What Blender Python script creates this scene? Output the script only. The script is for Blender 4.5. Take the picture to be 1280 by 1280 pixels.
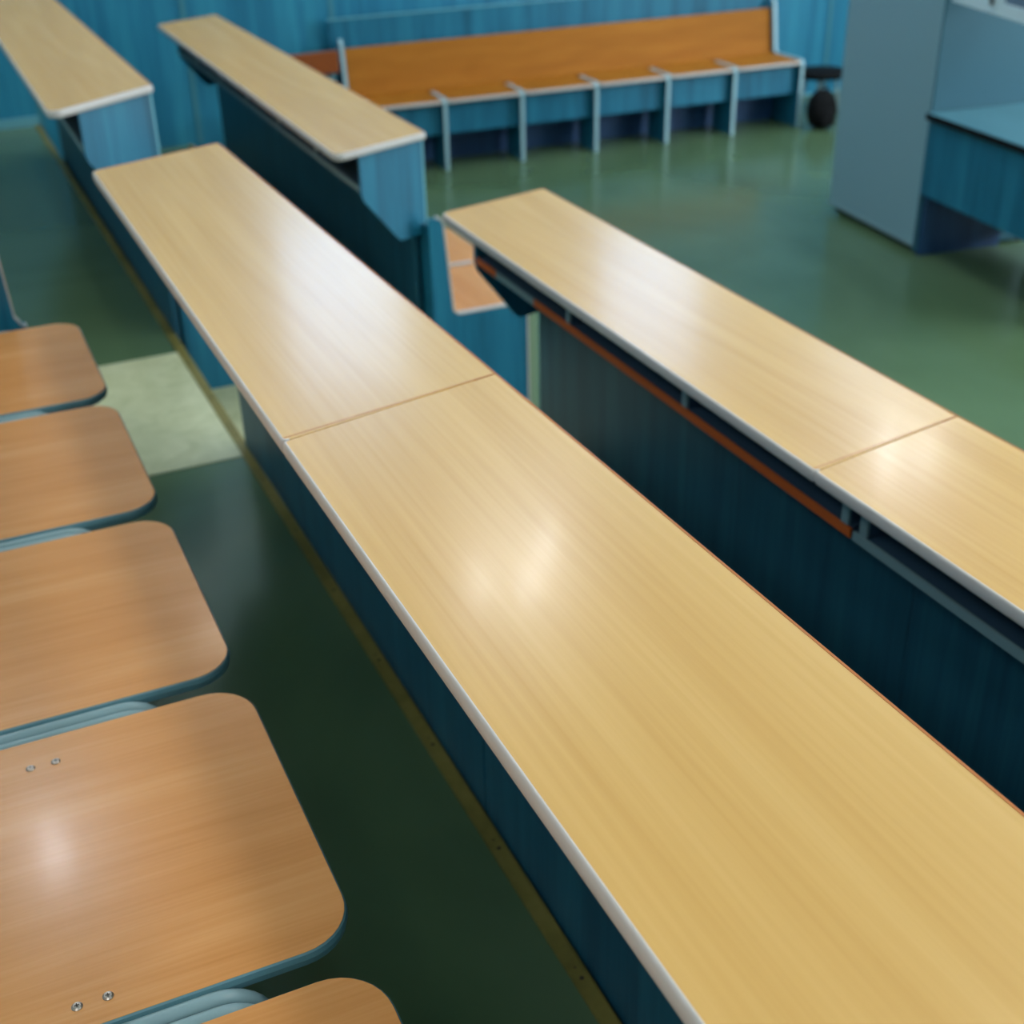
import bpy, math, random
from mathutils import Vector, Matrix
random.seed(4)
for o in list(bpy.data.objects): bpy.data.objects.remove(o)
scene = bpy.context.scene; COL = scene.collection
def V(*a): return Vector(a)

# ---------------------------------------------------------------- camera
CP = V(-.3157, -1.35136, 1.79546); PITCH, YAW, ROLL = -.509, .383, -.044
cyw, syw, cp_, sp_ = math.cos(YAW), math.sin(YAW), math.cos(PITCH), math.sin(PITCH)
Fw = V(syw*cp_, cyw*cp_, sp_); Rt = V(cyw, -syw, 0); Up = Rt.cross(Fw)
Rr = Rt*math.cos(ROLL) + Up*math.sin(ROLL); Ur = -Rt*math.sin(ROLL) + Up*math.cos(ROLL)
cam = bpy.data.cameras.new('camera'); co = bpy.data.objects.new('camera', cam); COL.objects.link(co)
m = Matrix((Rr, Ur, -Fw)).transposed().to_4x4(); m.translation = CP; co.matrix_world = m
cam.sensor_width = 36; cam.lens = 1598.634/1280*36; cam.shift_x = (640-583.586)/1280; cam.clip_start = .05
cam.dof.use_dof = True; cam.dof.focus_distance = 1.13; cam.dof.aperture_fstop = 5.8
scene.camera = co
scene.view_settings.view_transform = 'Standard'; scene.view_settings.look = 'None'
scene.view_settings.gamma = 1; scene.view_settings.use_curve_mapping = False
scene.view_settings.exposure = 0.42

# ---------------------------------------------------------------- world + lights
w = bpy.data.worlds.new('world'); scene.world = w; w.use_nodes = True
w.node_tree.nodes['Background'].inputs[0].default_value = (.55, .75, 1, 1)
w.node_tree.nodes['Background'].inputs[1].default_value = .3
H = 4.2            # ceiling height
FRONT_E, WIN_E, FILL_E, SPOT_E = 4.5, 5.2, 8.8, 190.0   # lamp strengths
def area(name, loc, size, size_y, power, color, rot):
    l = bpy.data.lights.new(name, 'AREA'); l.shape = 'RECTANGLE'; l.size = size; l.size_y = size_y
    l.energy = power; l.color = color
    o = bpy.data.objects.new(name, l); COL.objects.link(o); o.location = loc; o.rotation_euler = rot; return o
# daylight entering by the windows of the right-hand wall
area('window_daylight', (6.9, .2, 1.75), 1.5, 5.2, 260, (.84, .93, 1), (0, math.radians(90), 0))

# ---------------------------------------------------------------- materials
def lin(c):
    f = lambda v: v/12.92 if v <= .04045 else ((v+.055)/1.055)**2.4
    return (*[f(v/255) for v in c], 1)
def mat(name, col, rough=.5, metal=0, spec=.5, emit=None, es=0, coat=0):
    m = bpy.data.materials.new(name); m.use_nodes = True; b = m.node_tree.nodes['Principled BSDF']
    b.inputs['Base Color'].default_value = lin(col); b.inputs['Roughness'].default_value = rough
    b.inputs['Metallic'].default_value = metal; b.inputs['Specular IOR Level'].default_value = spec
    b.inputs['Coat Weight'].default_value = coat; b.inputs['Coat Roughness'].default_value = .12
    if emit: b.inputs['Emission Color'].default_value = (*emit, 1); b.inputs['Emission Strength'].default_value = es
    return m
def grain(name, cols, scale, scale2, rough, spec=.5, bump=.02, detail=4, mix2=.35, coat=0, dist=.6, rough_var=0.0):
    """wood-grain laminate: two stretched noises; scale vectors say along which axis the grain runs"""
    m = mat(name, cols[0], rough, spec=spec, coat=coat); nt = m.node_tree; N = nt.nodes; L = nt.links; b = N['Principled BSDF']
    tc = N.new('ShaderNodeTexCoord'); mp = N.new('ShaderNodeMapping'); mp.inputs['Scale'].default_value = scale
    n1 = N.new('ShaderNodeTexNoise'); n1.inputs['Scale'].default_value = 1; n1.inputs['Detail'].default_value = detail; n1.inputs['Distortion'].default_value = dist
    mp2 = N.new('ShaderNodeMapping'); mp2.inputs['Scale'].default_value = scale2
    n2 = N.new('ShaderNodeTexNoise'); n2.inputs['Scale'].default_value = 1; n2.inputs['Detail'].default_value = 3
    L.new(tc.outputs['Object'], mp.inputs[0]); L.new(tc.outputs['Object'], mp2.inputs[0])
    L.new(mp.outputs[0], n1.inputs[0]); L.new(mp2.outputs[0], n2.inputs[0])
    mx = N.new('ShaderNodeMath'); mx.operation = 'MULTIPLY_ADD'
    sub = N.new('ShaderNodeMath'); sub.operation = 'SUBTRACT'; sub.inputs[1].default_value = .5
    L.new(n2.outputs[0], sub.inputs[0]); L.new(sub.outputs[0], mx.inputs[0]); mx.inputs[1].default_value = mix2; L.new(n1.outputs[0], mx.inputs[2])
    cr = N.new('ShaderNodeValToRGB'); e = cr.color_ramp.elements
    n = len(cols); e[0].position = .28; e[0].color = lin(cols[0]); e[1].position = .72; e[1].color = lin(cols[-1])
    for i, c in enumerate(cols[1:-1]):
        x = e.new(.28+.44*(i+1)/(n-1)); x.color = lin(c)
    L.new(mx.outputs[0], cr.inputs[0]); L.new(cr.outputs[0], b.inputs['Base Color'])
    if bump:
        bp = N.new('ShaderNodeBump'); bp.inputs['Strength'].default_value = bump; bp.inputs['Distance'].default_value = .002
        L.new(n2.outputs[0], bp.inputs['Height']); L.new(bp.outputs[0], b.inputs['Normal'])
    return m
def speckle(name, cols, scale, rough, spec=.5, bump=.03):
    m = mat(name, cols[0], rough, spec=spec); nt = m.node_tree; N = nt.nodes; L = nt.links; b = N['Principled BSDF']
    tc = N.new('ShaderNodeTexCoord'); n1 = N.new('ShaderNodeTexNoise'); n1.inputs['Scale'].default_value = scale; n1.inputs['Detail'].default_value = 5; n1.inputs['Distortion'].default_value = 1.2
    L.new(tc.outputs['Object'], n1.inputs[0])
    cr = N.new('ShaderNodeValToRGB'); e = cr.color_ramp.elements
    e[0].position = .3; e[0].color = lin(cols[0]); e[1].position = .7; e[1].color = lin(cols[1])
    L.new(n1.outputs[0], cr.inputs[0]); L.new(cr.outputs[0], b.inputs['Base Color'])
    bp = N.new('ShaderNodeBump'); bp.inputs['Strength'].default_value = bump; bp.inputs['Distance'].default_value = .003
    L.new(n1.outputs[0], bp.inputs['Height']); L.new(bp.outputs[0], b.inputs['Normal'])
    return m
M = {}
M['beech'] = grain('beech_laminate', [(214,166,92),(222,176,103),(229,185,114)], (11,.55,1), (160,2.6,1), .27, spec=.36, bump=.015, mix2=.4, dist=.8, coat=.10)
M['seat'] = grain('seat_plywood', [(208,142,74),(216,151,84),(223,161,96)], (1.6,22,2), (7,260,7), .27, spec=.36, coat=.10, bump=.06, mix2=.5)
M['orange'] = grain('orange_laminate', [(160,98,22),(168,104,26),(176,112,32)], (2,2,14), (8,8,120), .6, spec=.2)
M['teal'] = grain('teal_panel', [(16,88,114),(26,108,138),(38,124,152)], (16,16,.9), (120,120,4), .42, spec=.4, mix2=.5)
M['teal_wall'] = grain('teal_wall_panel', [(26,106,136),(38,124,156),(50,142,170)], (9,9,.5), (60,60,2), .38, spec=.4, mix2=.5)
M['shadeteal'] = grain('shaded_teal_panel', [(20,70,92),(26,82,104),(34,94,114)], (16,16,.9), (120,120,4), .45, spec=.35, mix2=.5)  # the teal panel darkened, shade on the modesty panels put into the colour
M['shelf'] = mat('shelf_board', (52,80,104), .5, spec=.3)
M['edgew'] = mat('grey_edge_band', (196,190,186), .38)
M['edget'] = mat('pale_teal_edge_band', (104,168,182), .42)
M['edgel'] = mat('pale_blue_edge_band', (160,196,206), .42)
M['olive'] = mat('olive_edge_strip', (128,152,122), .5)
M['seam'] = mat('wall_seam_strip', (66,134,150), .42)
M['edgeg'] = mat('dull_grey_edge_band', (120,150,156), .5)
M['edgeb'] = mat('brown_edge', (184,104,34), .5)
M['rust'] = mat('raw_brown_board_edge', (196,92,30), .6)
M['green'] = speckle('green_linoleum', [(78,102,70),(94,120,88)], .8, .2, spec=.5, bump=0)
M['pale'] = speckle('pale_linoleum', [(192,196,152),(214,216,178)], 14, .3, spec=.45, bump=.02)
M['brass'] = grain('dull_brass', [(104,98,48),(122,114,58),(134,126,70)], (6,6,6), (60,60,60), .5, spec=.3)
M['tube'] = mat('grey_blue_painted_tube', (140,172,180), .3)
M['shell'] = mat('seat_teal_edge', (100,146,158), .42)
M['steel'] = mat('zinc_screw', (165,158,150), .32, metal=1)
M['dark'] = mat('black_recess', (14,18,22), .7)
M['screwdark'] = mat('dark_screw', (34,30,22), .6)
M['cabinet'] = mat('cabinet_grey', (128,164,176), .5, spec=.35)
M['cabside'] = mat('cabinet_side', (54,102,118), .45, spec=.4)
M['tabletop'] = mat('table_top_teal', (72,124,138), .4)
M['blueleg'] = grain('blue_panel', [(24,60,100),(30,70,112),(36,80,122)], (14,14,1), (90,90,4), .5)
M['whiteframe'] = mat('white_frame', (206,228,234), .4)
M['pane'] = mat('pane_grey', (92,118,138), .15)
M['black'] = mat('black_fabric', (9,10,12), .85, spec=.2)
M['strap'] = mat('grey_strap', (140,160,160), .6)
M['ceil'] = mat('ceiling_paint', (206,212,212), .9)
M['wallplain'] = mat('upper_wall_paint', (168,192,200), .8)
M['diff'] = mat('lamp_diffuser', (255,255,255), .5, emit=(1, .97, .94), es=FRONT_E)
M['diff'] = mat('lamp_diffuser', (255,255,255), .5, emit=(1, .985, .96), es=FRONT_E)
M['bulb'] = mat('lamp_bulb', (255,255,255), .5, emit=(.84, .92, 1), es=SPOT_E)
M['winglow'] = mat('frosted_daylight_pane', (235,240,250), .5, emit=(.38, .62, 1), es=WIN_E)
M['diff_warm_fill'] = mat('warm_fill_diffuser', (255,255,255), .5, emit=(1, .90, .80), es=FILL_E*1.3)  # for an unseen lamp added to warm and brighten the far desktops
M['diff_fill'] = mat('fill_lamp_diffuser', (255,255,255), .5, emit=(1, .985, .96), es=FILL_E)  # for the bulbless fill lamps added out of view
M['glass'] = mat('window_glass', (225,240,245), .05); M['glass'].node_tree.nodes['Principled BSDF'].inputs['Transmission Weight'].default_value = 1

# ---------------------------------------------------------------- mesh helpers
class MB:
    def __init__(s): s.v = []; s.f = []; s.smooth = []
    def prism(s, poly, z0, z1, T=None):
        """poly: ccw 2D outline in xy; T: optional function (x,y,z)->point"""
        T = T or (lambda x, y, z: V(x, y, z)); n = len(poly); b = len(s.v)
        s.v += [T(p[0], p[1], z0) for p in poly] + [T(p[0], p[1], z1) for p in poly]
        s.f.append([b+i for i in reversed(range(n))]); s.f.append([b+n+i for i in range(n)])
        s.f += [[b+i, b+(i+1) % n, b+n+(i+1) % n, b+n+i] for i in range(n)]; return s
    def box(s, x0, x1, y0, y1, z0, z1, T=None): return s.prism([(x0,y0),(x1,y0),(x1,y1),(x0,y1)], z0, z1, T)
    def tube(s, pts, r, n=12, cap=True):
        pts = [Vector(p) for p in pts]; b = len(s.v); k = len(pts); up = None
        for i, p in enumerate(pts):
            d = (pts[min(i+1,k-1)]-pts[max(i-1,0)]).normalized()
            if up is None: up = d.orthogonal().normalized()
            up = (up - d*up.dot(d)).normalized(); q = d.cross(up)
            s.v += [p + (up*math.cos(a)+q*math.sin(a))*r for a in [2*math.pi*j/n for j in range(n)]]
        for i in range(k-1):
            for j in range(n):
                s.f.append([b+i*n+j, b+i*n+(j+1) % n, b+(i+1)*n+(j+1) % n, b+(i+1)*n+j])
        if cap: s.f.append([b+j for j in reversed(range(n))]); s.f.append([b+(k-1)*n+j for j in range(n)])
        return s
    def sweep(s, path, prof, closed=False):
        """profile (outward offset, z) swept along a 2D path; outward = right-hand side of travel"""
        b = len(s.v); k = len(path); n = len(prof)
        for i in range(k):
            p = Vector(path[i]); a = Vector(path[i-1]) if i or closed else None; c = Vector(path[(i+1) % k]) if i < k-1 or closed else None
            d1 = (p-a).normalized() if a else None; d2 = (c-p).normalized() if c else None
            n1 = Vector((d1.y,-d1.x)) if d1 else None; n2 = Vector((d2.y,-d2.x)) if d2 else None
            if n1 and n2: nn = (n1+n2).normalized(); nn /= max(.3, nn.dot(n1))
            else: nn = n1 or n2
            s.v += [V(p.x+nn.x*o, p.y+nn.y*o, z) for o, z in prof]
        for i in range(k if closed else k-1):
            i2 = (i+1) % k
            for j in range(n): s.f.append([b+i*n+j, b+i*n+(j+1) % n, b+i2*n+(j+1) % n, b+i2*n+j])
        if not closed: s.f.append([b+j for j in range(n)]); s.f.append([b+(k-1)*n+j for j in reversed(range(n))])
        return s
    def lathe(s, c, prof, n=20, T=None):
        b = len(s.v); c = Vector(c)
        for r, z in prof:
            for j in range(n):
                a = 2*math.pi*j/n; s.v.append(c+V(r*math.cos(a), r*math.sin(a), z))
        for i in range(len(prof)-1):
            for j in range(n): s.f.append([b+i*n+j, b+i*n+(j+1) % n, b+(i+1)*n+(j+1) % n, b+(i+1)*n+j])
        s.f.append([b+j for j in reversed(range(n))]); s.f.append([b+(len(prof)-1)*n+j for j in range(n)])
        return s
    def build(s, name, m, parent=None, bevel=.0012, smooth=False, origin=None, sub=0):
        me = bpy.data.meshes.new(name); off = Vector((0,0,0))
        if parent is not None: off = parent_world(parent)
        if origin is not None: off = Vector(origin)
        me.from_pydata([tuple(v-off) for v in s.v], [], s.f); me.validate(); me.update()
        import bmesh
        bm = bmesh.new(); bm.from_mesh(me); bmesh.ops.recalc_face_normals(bm, faces=bm.faces); bm.to_mesh(me); bm.free()
        me.materials.append(m)
        if smooth:
            for p in me.polygons: p.use_smooth = True
        o = bpy.data.objects.new(name, me); COL.objects.link(o)
        if parent: o.parent = parent
        elif origin is not None: o.location = origin
        if bevel:
            b = o.modifiers.new('bevel', 'BEVEL'); b.width = bevel; b.segments = 2; b.limit_method = 'ANGLE'; b.angle_limit = math.radians(50)
        if sub:
            x = o.modifiers.new('sub', 'SUBSURF'); x.levels = x.render_levels = sub
        return o
LOCAL = set()      # things whose parts are built in their own local frame
def parent_world(p):
    v = Vector((0,0,0))
    while p is not None:
        if p.name in LOCAL: return Vector((0,0,0))
        v = v + p.location; p = p.parent
    return v
def thing(name, label, cat, loc, rz=0, group=None, local=False):
    o = bpy.data.objects.new(name, None); COL.objects.link(o); o.location = loc; o.rotation_euler = (0,0,rz)
    o.empty_display_size = .1; o['label'] = label; o['category'] = cat
    if group: o['group'] = group
    return o
def tag(o, label, cat, group=None):
    o['label'] = label; o['category'] = cat
    if group: o['group'] = group
    return o
def struct(o): o['kind'] = 'structure'; return o
def rounded(poly, rad):
    """round the corners of a ccw polygon; rad: radius per corner"""
    out = []; n = len(poly)
    for i in range(n):
        p = Vector(poly[i]); r = rad[i]
        if r <= 0: out.append(tuple(p)); continue
        a = (Vector(poly[i-1])-p).normalized(); b = (Vector(poly[(i+1) % n])-p).normalized()
        ang = a.angle(b); t = r/math.tan(ang/2); q0 = p+a*t; q1 = p+b*t; c = p+(a+b).normalized()*(r/math.sin(ang/2))
        a0 = math.atan2(q0.y-c.y, q0.x-c.x); a1 = math.atan2(q1.y-c.y, q1.x-c.x)
        while a1 < a0: a1 += 2*math.pi
        if a1-a0 > math.pi: a1 -= 2*math.pi
        for k in range(9):
            t = a0+(a1-a0)*k/8; out.append((c.x+r*math.cos(t), c.y+r*math.sin(t)))
    return out

# ---------------------------------------------------------------- the room
ZA, ZB, ZTOPA, ZTOPB = .399, .20, 1.137, .938        # tier floors and desk tops
XA, XB, XU = .262, 1.035, -.66                       # tier edges
YW = 5.78
def slab(name, m, *b, bev=0): return struct(MB().box(*b).build(name, m, None, bev, origin=((b[0]+b[1])/2, (b[2]+b[3])/2, b[4])))
slab('floor', M['green'], XB-.02, 7, -5, YW, -.1, 0)
slab('floor', M['green'], XA-.02, XB, -5, YW, -.1, ZB)
slab('floor', M['green'], XU-.02, XA, -5, YW, -.1, ZA)
slab('floor', M['green'], -4, XU, -5, YW, -.1, .6)
# pale linoleum strip in the gap between the desk blocks
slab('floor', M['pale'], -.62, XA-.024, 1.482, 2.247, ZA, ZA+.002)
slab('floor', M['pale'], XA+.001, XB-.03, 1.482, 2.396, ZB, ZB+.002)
slab('wall_back', M['teal_wall'], -4, 7, YW, YW+.12, 0, 2.6)
slab('wall_back', M['wallplain'], -4, 7, YW, YW+.12, 3.75, H)
WX = [(1.42,2.24),(3.55,4.4),(5.5,6.3)]
xs = [-4]+[v for w_ in WX for v in w_]+[7]
for a, b in zip(xs[::2], xs[1::2]): slab('wall_back', M['wallplain'], a, b, YW, YW+.12, 2.6, 3.75)
for i, (a, b) in enumerate(WX):
    mb = MB().box(a,b,YW+.02,YW+.07,2.6,2.65).box(a,b,YW+.02,YW+.07,3.70,3.75).box(a,a+.04,YW+.02,YW+.07,2.65,3.70).box(b-.04,b,YW+.02,YW+.07,2.65,3.70)
    fo = struct(mb.build('window_%d' % (i+3), M['whiteframe'], None, .003, origin=((a+b)/2, YW, 2.6)))
    MB().box(a+.04,b-.04,YW+.04,YW+.05,2.65,3.70).build('pane', M['winglow'], fo, 0)
slab('wall_left', M['wallplain'], -4.12, -4, -5, YW, 0, H)
slab('wall_front', M['wallplain'], -4, 7, -5.12, -5, 0, H)
slab('ceiling', M['ceil'], -4.12, 7.12, -5.12, YW+.12, H, H+.1)
# right wall with a long window band
slab('wall_right', M['wallplain'], 7, 7.12, -5, YW, 0, .95)
slab('wall_right', M['wallplain'], 7, 7.12, -5, YW, 2.6, H)
slab('wall_right', M['wallplain'], 7, 7.12, -5, -2.6, .95, 2.6)
slab('wall_right', M['wallplain'], 7, 7.12, 3.0, YW, .95, 2.6)
mb = MB()
for y in (-2.6, -1.2, .2, 1.6, 2.94): mb.box(7.02, 7.08, y, y+.06, .95, 2.6)
mb.box(7.02, 7.08, -2.6, 3.0, .95, 1.01).box(7.02, 7.08, -2.6, 3.0, 2.54, 2.6)
struct(mb.build('window_1', M['whiteframe'], None, .003, origin=(7.05, .2, .95)))
slab('window_2', M['glass'], 7.045, 7.05, -2.6, 3.0, 1.0, 2.55)
# baseboard, panel cover strips, step nosings
slab('baseboard_back', M['edget'], -4, XA, YW-.015, YW, ZA, ZA+.045)
for x in (-1.334, -.528, .278, 1.084, 1.89, 4.42, 5.225):
    slab('trim_1', M['seam'], x-.012, x+.012, YW-.006, YW, 0 if x > 1.2 else ZA+.045 if x < .2 else ZB, 2.9)
slab('baseboard_back', M['edget'], 4.70, 7, YW-.012, YW, .0, .012)
def nosing(x, z, zl):
    mb = MB()
    prof = [(-.026,0),(-.026,.003),(-.004,.0035),(.0,.002),(.0025,-.002),(.003,-.03),(0,-.03),(0,0)]
    n = len(prof); b = 0
    for y in (-3.9, YW-.02): mb.v += [V(x+p[0], y, z+p[1]) for p in prof]
    mb.f = [[i, (i+1) % n, n+(i+1) % n, n+i] for i in range(n)] + [list(range(n))[::-1], list(range(n, 2*n))]
    return struct(mb.build('trim_2', M['brass'], None, 0, origin=(x, 0, z)))
nosing(XA, ZA, ZB); nosing(XB, ZB, 0)
mb = MB()
for i in range(16):
    y = -1.1+i*.27
    mb.lathe((XA-.013, y, ZA+.003), [(.0035,0),(.003,.0012)], 10); mb.lathe((XA-.013, y+.02, ZA+.003), [(.002,0),(.0015,.0008)], 8)
struct(mb.build('trim_3', M['screwdark'], None, 0, origin=(XA, 0, ZA)))

# ceiling lamps: square fittings with bulbs, plus bulbless fill lamps added out of view
def ceiling_lamp(x, y, label, bulbs, dm='diff', hx=.34, hy=.34):
    t = thing('ceiling_lamp', label, 'lamp', (x, y, H), group='ceiling lamps')
    MB().box(x-hx, x+hx, y-hy, y+hy, H-.03, H).build('housing', M['whiteframe'], t, .004)
    MB().box(x-hx+.03, x+hx-.03, y-hy+.03, y+hy-.03, H-.036, H-.029).build('diffuser', M[dm], t, .002)
    for bx, by in bulbs:
        MB().lathe((bx, by, H-.075), [(.0,0),(.03,.006),(.042,.02),(.042,.036)], 16).build('bulb', M['bulb'], t, 0, smooth=True)
LAMPS = [(2.16,4.05,[(1.89,3.99),(2.14,3.89),(2.4,4.2)]), (5.42,4.75,[(5.25,4.72),(5.6,4.76),(5.4,4.95)]), (-.49,3.6,[(-.49,3.5),(-.49,3.7)]),
         (2.0,-.5,[],'diff_fill',.3,.75), (5.2,-.5,[],'diff_fill',.3,.75), (5.2,2.0,[],'diff_fill',.3,.75),  # unseen fill lamps, added for more even light
         (2.0,-3.2,[],'diff_fill',.3,.75), (5.2,-3.2,[],'diff_fill',.3,.75), (-1.5,-3.2,[],'diff_fill',.3,.75), (-2.8,-1.4,[],'diff_fill',.3,.75), (-2.8,1.6,[],'diff_fill',.3,.75), (.78,5.1,[],'diff_warm_fill',.25,.3)]  # more added fill: left pair lifts left-facing parts, last one warms far desktops
for a in LAMPS:
    ceiling_lamp(a[0], a[1], 'square white ceiling lamp with glowing diffuser, out of frame overhead, placed for its light', *a[2:])

# ---------------------------------------------------------------- long school desks
TH = .019
def lerp2(a, b, t): return (a[0]+(b[0]-a[0])*t, a[1]+(b[1]-a[1])*t)
def desk(label, NL, NR, FR, FL, ztop, zfl, near_free, far_free, bands, group=None, divs=(), rust=False, cubby=True, mf=(.925,.98)):
    """NL/NR/FR/FL: near-left, near-right, far-right, far-left corners of the top (ccw)"""
    cx, cy = (NL[0]+FR[0])/2, (NL[1]+FR[1])/2
    t = thing('school_desk', label, 'desk', (cx, cy, zfl), group=group)
    r = .022
    poly = rounded([NL, NR, FR, FL], [r if near_free else .006, .006 if near_free else 0, .006 if far_free else 0, r if far_free else .006])
    inner = poly
    MB().prism(inner, ztop-TH, ztop).build('desktop', M['beech'], t, .0006)
    zc = ztop-TH/2; h = TH/2+.0006
    prof = [(-.001, ztop+.0006)] + [(.0032*math.sin(a), zc+h*math.cos(a)) for a in [math.pi*k/8 for k in range(1,8)]] + [(-.001, ztop-TH-.0006)]
    n = len(poly)
    # outline order: NL.., NR.., FR.., FL..  (front = FL->NL)
    k1 = 9; k2 = 9 if near_free else 1; k3 = 9 if far_free else 1; k4 = 9
    iNL = list(range(0, k1)); iNR = list(range(k1, k1+k2)); iFR = list(range(k1+k2, k1+k2+k3)); iFL = list(range(k1+k2+k3, n))
    front = [poly[i] for i in iFL] + [poly[i] for i in iNL]
    if near_free: front += [poly[i] for i in iNR]
    MB().sweep(front, prof).build('edge_banding', M['edgew'], t, 0, smooth=True)
    back = ([poly[i] for i in iNR][-1:] + [poly[i] for i in iFR])
    if far_free: back += [poly[iFL[0]]]
    bp = [(-.0018,ztop+.0004),(.0010,ztop+.0004),(.0016,ztop-.001),(.0016,ztop-TH+.001),(-.0012,ztop-TH)]
    o = MB().sweep(back, bp).build('edge_banding', M['edgeb'], t, 0); o['label'] = 'brown back edge'
    if not near_free:   # dark line of the joint
        MB().sweep([poly[0], poly[-0+iNR[0]]], [(-.0006,ztop+.0003),(.0008,ztop+.0003),(.0008,ztop-TH),(-.0006,ztop-TH)]).build('joint_line', M['edgeb'], t, 0)
    # vertical boards -------------------------------------------------
    W = FR[0]-FL[0]
    def bracket(a, b, side):
        # a=left end point, b=right end point of the end edge; side=+1 inward is +y
        T = lambda s, d, z: V(a[0]+(b[0]-a[0])*s, a[1]+(b[1]-a[1])*s + side*(.016+d), z)
        zb = ztop-TH
        prof = [(.26,zb),(.26,ztop-.135),(.28,ztop-.155),(.64,ztop-.295),(.68,ztop-.305),(.975,ztop-.305),(.975,zb)]
        mb = MB(); b0 = len(mb.v)
        for d in (0,.016): mb.v += [T(s, d, z) for s, z in prof]
        n = len(prof); mb.f = [list(range(n)), list(range(2*n-1, n-1, -1))]+[[i, (i+1) % n, n+(i+1) % n, n+i] for i in range(n)]
        bo = mb.build('side_panel', M['teal'], t)
        e = MB(); T2 = lambda s, z, w: V(a[0]+(b[0]-a[0])*s, a[1]+(b[1]-a[1])*s + side*(.016+w), z)
        sw = .0012/W
        e.v = [T2(.975, ztop-.305, -.0005), T2(.975+.02, ztop-.305, -.0005), T2(.975+.02, zb, -.0005), T2(.975, zb, -.0005),
               T2(.975, ztop-.305, .016), T2(.995, ztop-.305, .016), T2(.995, zb, .016), T2(.975, zb, .016)]
        e.f = [[0,1,2,3],[7,6,5,4],[0,4,5,1],[1,5,6,2],[2,6,7,3],[3,7,4,0]]
        e.build('panel_edge', M['edget'], bo, 0)
    if near_free: bracket(NL, NR, 1)
    if far_free: bracket(FL, FR, -1)
    # modesty panel at the back, down to the tier floor
    def along(s, y):   # x at fraction s of the width for given y
        f = (y-NL[1])/(FL[1]-NL[1]); xl = NL[0]+(FL[0]-NL[0])*f; xr = NR[0]+(FR[0]-NR[0])*f; return xl+(xr-xl)*s
    y0 = NR[1]+(.034 if near_free else .001); y1 = FR[1]-(.034 if far_free else .001)
    q = [(along(mf[0],y0), y0), (along(mf[1],y0), y0), (along(mf[1],y1), y1), (along(mf[0],y1), y1)]
    mp = MB().prism(q, zfl+.005 if zfl < ZA else ZB+.003, ztop-TH-.0005).build('modesty_panel', M['shadeteal'], t)
    if cubby:
        ys0 = NL[1]+.07*near_free+.002; ys1 = FL[1]+.07*far_free*0-.002
        if near_free: ys0 = lerp2(NL, NR, .27)[1]+.034
        if far_free: ys1 = lerp2(FL, FR, .27)[1]-.034
        zs = ztop-.118
        q = [(along(.27,ys0), ys0), (along(mf[0]-.002,y0+.002), y0+.002), (along(mf[0]-.002,y1-.002), y1-.002), (along(.27,ys1), ys1)]
        MB().prism(q, zs-.014, zs).build('shelf', M['shelf'], t)
        fr = lambda ya, yb, m, nm, z0, z1, d=.004: MB().prism([(along(.27,ya)-d, ya), (along(.27,ya)+.0005, ya), (along(.27,yb)+.0005, yb), (along(.27,yb)-d, yb)], z0, z1).build(nm, m, t, .0008)
        for ya, yb, mm in bands(ys0, ys1): fr(ya, yb, mm, 'shelf_edge', zs-.015, zs+.001)
        for yd in divs:
            x = along(.28, yd); x2 = along(mf[0]-.004, yd)
            dv = MB().box(x, x2, yd-.008, yd+.008, zs, ztop-TH).build('divider', M['shelf'], t)
            MB().box(x-.004, x+.001, yd-.008, yd+.008, zs+.001, ztop-TH-.001).build('divider_edge', M['edgeg'], dv, 0)
    return t, along
grey = lambda a, b: [(a, b, M['edgeg'])]
# row beside the chairs (upper tier): far section, near section
desk('long beech-topped desk section between the aisle and the seam, broad white glare on its top', (-.001,.0015), (.305,.0685), (.296,1.572), (.0,1.462), ZTOPA, ZA, False, True, grey, 'desk sections beside the chairs', divs=(.5,1.0), mf=(.874,.93))
desk('nearest beech-topped desk section filling the foreground, below the seam, small lamp reflections on top', (.0035,-1.60), (.3115,-1.535), (.305,.0665), (-.001,-.0005), ZTOPA, ZA, False, False, grey, 'desk sections beside the chairs', divs=(-.5,-1.0), mf=(.874,.93))
# lower row on the right
rustb = lambda a, b: [(a, a+.9*(b-a), M['rust']), (a+.9*(b-a)+.0005, b-.075, M['edgeg']), (b-.0745, b, M['rust'])]
def rustb(a, b): return [(a, 1.09, M['rust']), (1.0905, 1.30, M['edgeg']), (1.3005, b, M['rust'])]
def greyb(a, b): return [(a, b, M['edgeg'])]
desk('lower beech-topped desk section on the right with open cubbyholes over an orange-brown shelf edge', (.750,-.0435), (1.0505,.0085), (1.080,1.508), (.777,1.436), ZTOPB, ZB, False, True, rustb, 'desk sections in the lower row', divs=(-.022,.447,.922), mf=(.89,.945))
desk('lower desk section cut off by the right edge, lamp glare at its seam', (.735,-1.60), (1.045,-1.55), (1.0505,.0065), (.750,-.0455), ZTOPB, ZB, False, False, greyb, 'desk sections in the lower row', divs=(-.066,-.55,-1.02), mf=(.89,.945))
# beyond the aisle
desk('long beech-topped desk in the far block, standing before the orange wall bench', (.733,2.116), (1.052,2.244), (1.103,5.10), (.797,4.95), ZTOPB, ZB, True, True, greyb, None, divs=(2.65,3.12,3.59,4.06,4.53), mf=(.85,.90))
desk('beech-topped desk in the top left corner with white near edge and teal side panel', (-.006,2.138), (.299,2.362), (.316,5.05), (.004,4.90), ZTOPA, ZA, True, True, greyb, None, divs=(2.9,3.4,3.9,4.4), mf=(.875,.928))

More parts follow.
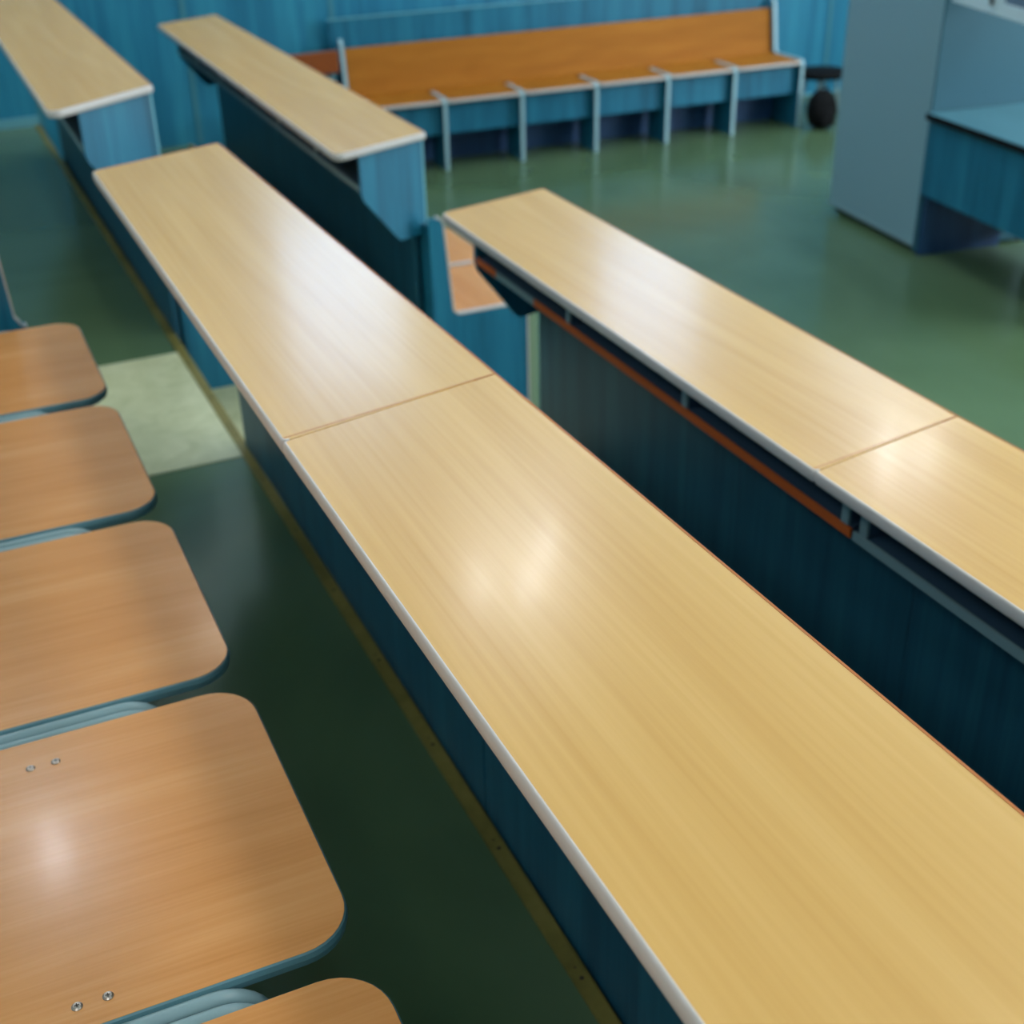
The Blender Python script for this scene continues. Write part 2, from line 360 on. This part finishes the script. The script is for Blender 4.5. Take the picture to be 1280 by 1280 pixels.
# ---------------------------------------------------------------- chairs of the upper row
def chair_parts(t):
    # local frame: x=0 seat front edge, seat goes to -x ; y centred ; z above tier floor
    w2, zt = .22, .451
    poly = rounded([(-.40,-w2), (0,-w2), (0,w2), (-.40,w2)], [.03,.055,.055,.03])
    s = MB().prism(poly, zt-.003, zt).build('seat', M['seat'], t, .0004)
    b = MB(); path = poly + []
    prof = [(0,zt-.0004),(.0016,zt-.002),(.0026,zt-.008),(.001,zt-.016),(-.006,zt-.021),(-.02,zt-.022),(-.02,zt-.0032),(-.001,zt-.0032)]
    b.sweep(path, prof, closed=True); b.prism(rounded([(-.385,-w2+.015),(-.015,-w2+.015),(-.015,w2-.015),(-.385,w2-.015)],[.02,.045,.045,.02]), zt-.021, zt-.0031)
    b.build('seat_shell', M['shell'], t, 0, smooth=False)
    zr = zt-.0095; r = .0078
    for sgn in (-1, 1):
        y = sgn*(w2+.0100)
        arc = lambda cx, cz, R, a0, a1, k=8: [V(cx+R*math.cos(a), y, cz+R*math.sin(a)) for a in [a0+(a1-a0)*i/k for i in range(k+1)]]
        pts = [V(-.15, y, .012), V(-.16, y, .2)] + arc(-.148, zr-.05, .05, 0, math.pi/2) + [V(-.3, y, zr)] + arc(-.43, zr+.04, .04, -math.pi/2, -math.pi, 8) + [V(-.475, y, .62), V(-.49, y, .86)]
        pts[-1].x = -.52
        f = MB().tube(pts, r, 14).build('side_frame', M['tube'], t, 0, smooth=True)
        MB().tube([V(-.43, y, zr-.004), V(-.45, y, .25), V(-.47, y, .012)], r, 12).build('rear_leg', M['tube'], f, 0, smooth=True)
        for fx in (-.15, -.47): MB().lathe((fx, y, 0), [(.0085,0),(.0087,.004),(.0087,.022)], 14).build('foot_cap', M['dark'], f, 0, smooth=True)
    for x in (-.13, -.34): MB().box(x-.012, x+.012, -w2-.006, w2+.006, zt-.034, zt-.0225).build('crossbar', M['tube'], t, .001)
    bk = MB(); n = 12; ys = [-.2+.4*i/n for i in range(n+1)]
    prof = [(.60,.012),(.64,.0),(.74,-.012),(.84,-.014),(.87,-.010)]
    vs = []
    for th in (0,-.011):
        for i, y in enumerate(ys):
            for z, dx in prof: vs.append(V(-.462-(z-.6)*.12+dx-.018*(1-(y/.2)**2)+th, y, z))
    bk.v = vs; k = len(prof); L0 = (n+1)*k
    for i in range(n):
        for j in range(k-1):
            a = i*k+j; bk.f.append([a, a+1, a+k+1, a+k]); bk.f.append([L0+a, L0+a+k, L0+a+k+1, L0+a+1])
    for i in range(n): bk.f += [[i*k, (i+1)*k, L0+(i+1)*k, L0+i*k], [i*k+k-1, L0+i*k+k-1, L0+(i+1)*k+k-1, (i+1)*k+k-1]]
    for j in range(k-1): bk.f += [[j, L0+j, L0+j+1, j+1], [n*k+j, n*k+j+1, L0+n*k+j+1, L0+n*k+j]]
    bk.build('backrest', M['seat'], t, .002, smooth=True)
def chair_screws(t):
    zt = .451
    for x, y in ((-.262,.17), (-.234,.17), (-.262,-.192), (-.234,-.192)):
        sc = MB().lathe((x, y, zt-.0005), [(.0052,0),(.0052,.0012),(.0036,.0026),(.0014,.0027)], 16)
        so = sc.build('screw', M['steel'], t, 0)
        MB().box(x-.0022, x+.0022, y-.0005, y+.0005, zt+.0018, zt+.0024).box(x-.0005, x+.0005, y-.0022, y+.0022, zt+.0018, zt+.0024).build('screw_slot', M['screwdark'], so, 0)
def copy_tree(o, parent=None):
    c = o.copy(); COL.objects.link(c)
    if parent: c.parent = parent
    for ch in list(o.children): copy_tree(ch, c)
    return c
CG = 'plywood chairs along the upper desk row'
CHX = -.100
labels = ['tan plywood chair farthest up the row, its seat corner against the pale floor strip',
          'second tan plywood chair from the far end of the row, beside the pale floor strip',
          'middle tan plywood chair of the row, two grey tubes at its near side',
          'large tan plywood chair in the foreground with four screws and a glare streak',
          'nearest tan plywood chair, only its rounded front corner visible at the bottom edge']
ch0 = thing('plywood_chair', labels[0], 'chair', (0,0,0), group=CG)
chair_parts(ch0)
tops = [ch0] + [copy_tree(ch0) for i in range(4)]
for i, o in enumerate(tops):
    o.location = (0,0,0)
    if i == 3: chair_screws(o)
    o.location = (CHX, 1.38-.478*i-.22, ZA); o['label'] = labels[i]

# L-shaped end panel closing the chair row at the aisle
def lpanel(poly, y, th=.018):
    mb = MB(); n = len(poly)
    for d in (0, th): mb.v += [V(x, y+d, z) for x, z in poly]
    mb.f = [list(range(n)), list(range(2*n-1, n-1, -1))]+[[i, (i+1) % n, n+(i+1) % n, n+i] for i in range(n)]
    return mb
def ledge(path, y, th=.018, w=.005):
    """edge band following an (x,z) path, w thick, th wide in y"""
    mb = MB(); k = len(path)
    for i in range(k):
        p = Vector(path[i]); a = Vector(path[max(i-1,0)]); c = Vector(path[min(i+1,k-1)]); d = (c-a).normalized(); nn = Vector((d.y,-d.x))
        q = p+nn*w
        mb.v += [V(p.x,y-.001,p.y), V(q.x,y-.001,q.y), V(q.x,y+th+.001,q.y), V(p.x,y+th+.001,p.y)]
    for i in range(k-1):
        for j in range(4): mb.f.append([i*4+j, i*4+(j+1) % 4, (i+1)*4+(j+1) % 4, (i+1)*4+j])
    mb.f += [[0,1,2,3], [(k-1)*4+j for j in (3,2,1,0)]]
    return mb
t = thing('row_end_panel', 'teal upright end panel at the left edge, beyond the farthest chair', 'panel', (-.4,1.47,ZA))
pl = rounded([(-.60,ZA), (-.20,ZA), (-.196,.826), (-.218,.845), (-.228,1.13), (-.60,1.13)], [0,0,0,.0,.03,0])
o = lpanel(pl, 1.462).build('panel', M['teal'], t)
ledge([(-.60,1.13),(-.258,1.13),(-.236,1.12),(-.228,1.10),(-.216,.85),(-.205,.832),(-.196,.828)][::1][::-1][::-1], 1.462, w=.004).build('panel_edge', M['edgew'], t, 0)

# ---------------------------------------------------------------- benches with L-shaped side panels
def arc2(cx, cz, r, a0, a1, k=6): return [(cx+r*math.cos(math.radians(a0+(a1-a0)*i/k)), cz+r*math.sin(math.radians(a0+(a1-a0)*i/k))) for i in range(k+1)]
def bench(label, group, loc, rz, edges, depth, zs, zback, mats, lean=.05, rear=None, zrear=.77, apron=True, front=False, over=.012):
    """local x along the bench, +y to the wall, seats face -y. edges: positions of the supports"""
    t = thing('wall_bench' if rear else 'seat_bench', label, 'bench', loc, rz, group); LOCAL.add(t.name)
    seatm, edgem, panelm = mats
    s0, s1 = edges[0], edges[-1]; th = .017; ybk = depth
    # seat boards, one per place
    for a, b in zip(edges[:-1], edges[1:]):
        so = MB().prism(rounded([(a+.011,-over),(b-.011,-over),(b-.011,ybk),(a+.011,ybk)],[.03,.03,0,0]), zs-.018, zs).build('seat', seatm, t, .0008)
        path = rounded([(a+.011,ybk),(a+.011,-over),(b-.011,-over),(b-.011,ybk)],[0,.03,.03,0])
        MB().sweep(path[1:-1], [(-.001,zs+.0008),(.004,zs-.002),(.005,zs-.009),(.004,zs-.016),(-.001,zs-.0188)]).build('edge_banding', edgem, so, 0, smooth=True)
        if apron: MB().box(a+th/2+.001, b-th/2-.001, .04, .056, .19, zs-.019).build('apron', panelm, t)
    MB().box(s0+.01, s1-.01, ybk-.06, ybk-.044, 0, zs-.02).build('back_board', M['blueleg'], t)
    bk = MB(); 
    q = [(ybk,zs-.019),(ybk+.02,zs-.019),(ybk+.02+lean,zback),(ybk+lean,zback)]
    for x in (s0+th/2+.001, s1-th/2-.001): bk.v += [V(x, y, z) for y, z in q]
    bk.f = [[3,2,1,0],[4,5,6,7]]+[[i, (i+1) % 4, 4+(i+1) % 4, 4+i] for i in range(4)]
    bk.build('backrest', seatm, t)
    # supports
    for i, x in enumerate(edges):
        end = i in (0, len(edges)-1)
        def P(poly, nm, m, x0, x1, par):
            mb = MB(); n = len(poly)
            for xx in (x0, x1): mb.v += [V(xx, y, z) for y, z in poly]
            mb.f = [list(range(n))[::-1], list(range(n, 2*n))]+[[j, (j+1) % n, n+(j+1) % n, n+j] for j in range(n)]
            return mb.build(nm, m, par, .0006)
        zt = zs+.001
        if end:
            inner = [(0,0),(0,zt-.02)]+arc2(.02,zt-.02,.02,180,90,4)+[(ybk-.05,zt)]+arc2(ybk-.05,zt+.03,.03,-90,-15,5)+[(ybk-.018+lean*.9,zback+.03)]+arc2(ybk+lean,zback+.03,.018,170,90,4)+[(ybk+.024+lean,zback+.05),(ybk+.024+lean,zs),(ybk+.024+lean,0)]
        else:
            inner = [(0,0),(0,zt-.01)]+arc2(.01,zt-.01,.01,180,90,3)+[(ybk-.1,zt),(ybk-.1,0)]
        so = P(inner, 'support_panel', panelm, x-th/2, x+th/2, t)
        cut = inner[:-3] if end else inner[:-1]
        mb = MB(); k = len(cut); w_ = .006
        for j in range(k):
            p = Vector(cut[j]); a = Vector(cut[max(j-1,0)]); c = Vector(cut[min(j+1,k-1)]); d = (c-a).normalized(); nn = Vector((-d.y,d.x)); q2 = p+nn*w_
            mb.v += [V(x-th/2-.0012,p.x,p.y), V(x+th/2+.0012,p.x,p.y), V(x+th/2+.0012,q2.x,q2.y), V(x-th/2-.0012,q2.x,q2.y)]
        for j in range(k-1):
            for l in range(4): mb.f.append([j*4+l, j*4+(l+1) % 4, (j+1)*4+(l+1) % 4, (j+1)*4+l])
        mb.f += [[3,2,1,0], [(k-1)*4+l for l in (0,1,2,3)]]
        mb.build('panel_edge', M['edgel'] if rear else edgem, so, 0)
    if front: MB().box(s0-th/2-.002, s0+th/2+.002, -.034, -.0065, 0, zs-.03).build('front_rail', M['olive'], t)
    if not rear: MB().box(s0+th/2+.001, s1-th/2-.001, ybk+.0205+lean, ybk+.024+lean, 0, zback+.025).build('rear_panel', panelm, t, 0)
    if rear:
        rp = MB().box(rear[0], rear[1], ybk+lean+.045, ybk+lean+.063, 0, zrear).build('rear_panel', panelm, t)
        MB().box(rear[0]-.002, rear[1]+.002, ybk+lean+.042, ybk+lean+.066, zrear, zrear+.006).build('panel_edge', M['edget'], rp, .001)
    return t
ORG = (M['orange'], M['edgew'], M['teal'])
bench('long orange six-place bench against the back wall with teal supports and white edges', None, (2.318,5.243,0), -.0751,
      [-.462,0,.446,.892,1.335,1.762,2.202], .33, .378, .625, ORG, rear=(-.51,2.25))
TAN = (M['seat'], M['edgew'], M['teal'])
# front bench behind the lower desk: faces +x  (local -y -> world +x : rz = +90deg)
bench('tan bench with L-shaped teal side panel between the lower desk and the far desk', None, (1.351,2.20,0), math.radians(90)-.0226,
      [.0,.455,.91], .275, .372, .64, TAN, lean=.02, apron=False, front=True, over=.075)
# bench of the second row, glimpsed through the aisle gap
bench('tan seated bench in the aisle gap, only its teal end panel showing below the desk', None, (.621,2.40,ZB), math.radians(90),
      [.0,.455,.91], .31, .372, .60, TAN, lean=.0, apron=False)
# small orange-brown bench further left along the wall
t = thing('wooden_bench', 'reddish brown backrest of a low bench by the wall, behind the far desk', 'bench', (1.5,5.5,0))
MB().box(1.32,1.855,5.60,5.62,.515,.632).build('backrest', mat('red_brown_laminate',(142,70,14),.4), t, .006)
MB().box(1.32,1.845,5.34,5.60,.355,.375).build('seat', M['orange'], t, .004)
for x in (1.34,1.82):
    MB().box(x-.011,x+.011,5.62,5.64,0,.60).build('leg', M['edget'], t, .002); MB().box(x-.011,x+.011,5.36,5.38,0,.355).build('leg', M['edget'], t, .002)
    MB().box(x-.011,x+.011,5.38,5.62,.32,.354).build('rail', M['dark'], t, .002)

# ---------------------------------------------------------------- cabinet, table and glazed unit on the right
P0 = V(3.507,2.848,0); UU = V(-.145,-.989,0).normalized(); NN = V(.989,-.145,0).normalized()
def TT(s, d, z): return P0 + UU*s + NN*d + V(0,0,z)      # s towards the viewer, d into the depth
t = thing('tall_cabinet', 'tall plain grey cabinet on the right, cut off by the top edge', 'cabinet', TT(-.37,.28,0))
MB().box(-.735,-.012,.016,.55,.045,1.75,TT).build('body', M['cabinet'], t)
MB().box(-.74,-.014,-.002,.015,.042,1.75,TT).build('door', M['cabinet'], t, .002)
MB().box(-.742,-.014,-.006,.0,.030,.044,TT).build('bottom_trim', M['edgeg'], t)
MB().box(-.70,-.03,.03,.5,.001,.045,TT).build('plinth', M['dark'], t)
MB().box(-.012,.0,-.004,.56,.012,1.75,TT).build('side_panel', M['cabside'], t)
for s, d in ((-.010,.01),(-.010,.5),(-.72,.03)): MB().box(s-.008,s+.008,d,d+.03,0,.012,TT).build('foot', M['dark'], t, 0)
t = thing('laboratory_table', 'teal topped table with black edge, attached beside the tall grey cabinet', 'table', TT(.45,.3,0))
MB().box(.004,.95,-.030,.60,.581,.602,TT).build('tabletop', M['tabletop'], t, .003)
MB().box(.003,.951,-.033,-.0295,.575,.600,TT).build('edge_banding', M['black'], t, .001)
MB().box(.004,.95,-.010,.006,.265,.580,TT).build('front_panel', M['teal'], t)
MB().box(.006,.022,.007,.40,0,.580,TT).build('side_panel', M['blueleg'], t)
MB().box(.92,.936,.007,.56,0,.580,TT).build('side_panel', M['blueleg'], t)
MB().box(.023,.919,.54,.556,.12,.580,TT).build('rear_panel', M['blueleg'], t)
# glazed unit above the table
G0 = V(3.496,2.812,0); G1 = V(3.313,2.247,0); gu = (G1-G0).normalized(); gn = V(-gu.y, gu.x, 0)
def GG(s, d, z): return G0 + gu*s + gn*d + V(0,0,z)
t = thing('glazed_wall_unit', 'white framed glazed unit over the teal table, top right corner', 'cabinet', GG(.4,.2,.602))
zb = 1.03
MB().box(.07,.80,.03,.30,zb+.004,1.55,GG).build('carcass', M['cabside'], t)
for k in range(2):
    a = .0+k*.37; b = a+.365
    mb = MB().box(a,b,-.001,.024,zb,zb+.045,GG).box(a,b,-.001,.024,1.50,1.55,GG).box(a,a+.045,-.001,.024,zb+.045,1.50,GG).box(b-.045,b,-.001,.024,zb+.045,1.50,GG)
    dr = mb.build('door', M['whiteframe'], t); MB().box(a+.045,b-.045,.008,.014,zb+.045,1.50,GG).build('pane', M['pane'], dr, 0)
    hx = b-.03 if k == 0 else a+.01
MB().box(.335,.350,-.012,-.002,zb+.03,zb+.15,GG).build('handle', M['dark'], t, .003)
MB().box(.66,.80,.22,.24,.603,zb+.004,GG).build('post', M['cabside'], t)

# ---------------------------------------------------------------- bags on the floor
def blob(name, c, r, m, parent, e=2.6, sq=.0, n=20):
    mb = MB(); c = Vector(c)
    sp = lambda v, p: math.copysign(abs(v)**p, v)
    for i in range(n+1):
        a = -math.pi/2+math.pi*i/n
        for j in range(n*2):
            b = 2*math.pi*j/(n*2); p = 2/e
            x, y, z = sp(math.cos(a),p)*sp(math.cos(b),p), sp(math.cos(a),p)*sp(math.sin(b),p), sp(math.sin(a),p)
            k = 1-.18*max(0,z)+.03*math.sin(7*b+3*z)
            mb.v.append(c+V(x*r[0]*k, y*r[1]*k, z*r[2]))
    w_ = n*2
    for i in range(n):
        for j in range(w_): mb.f.append([i*w_+j, i*w_+(j+1) % w_, (i+1)*w_+(j+1) % w_, (i+1)*w_+j])
    return mb.build(name, m, parent, 0, smooth=True)
t = thing('backpack', 'black backpack on the floor at the right end of the orange bench', 'bag', (4.605,4.98,0))
blob('body', (4.605,4.98,.112), (.088,.07,.112), M['black'], t)
blob('front_pocket', (4.60,4.91,.07), (.055,.022,.055), M['black'], t)
MB().tube([V(4.57,4.98,.208),V(4.58,4.98,.236),V(4.605,4.98,.244),V(4.63,4.98,.236),V(4.64,4.98,.208)], .006, 8).build('handle', M['black'], t, 0, smooth=True)
t = thing('low_stool', 'low stool with dark seat and pale legs behind the black backpack', 'stool', (4.89,5.38,0))
MB().lathe((4.89,5.38,.2), [(.13,0),(.148,.006),(.15,.03),(.14,.044)], 28).build('seat', M['black'], t, 0, smooth=True)
for a in (45,135,225,315):
    c, s_ = math.cos(math.radians(a)), math.sin(math.radians(a))
    MB().tube([V(4.89+.09*c,5.38+.09*s_,.2), V(4.89+.12*c,5.38+.12*s_,.0)], .009, 8).build('leg', M['strap'], t, 0, smooth=True)
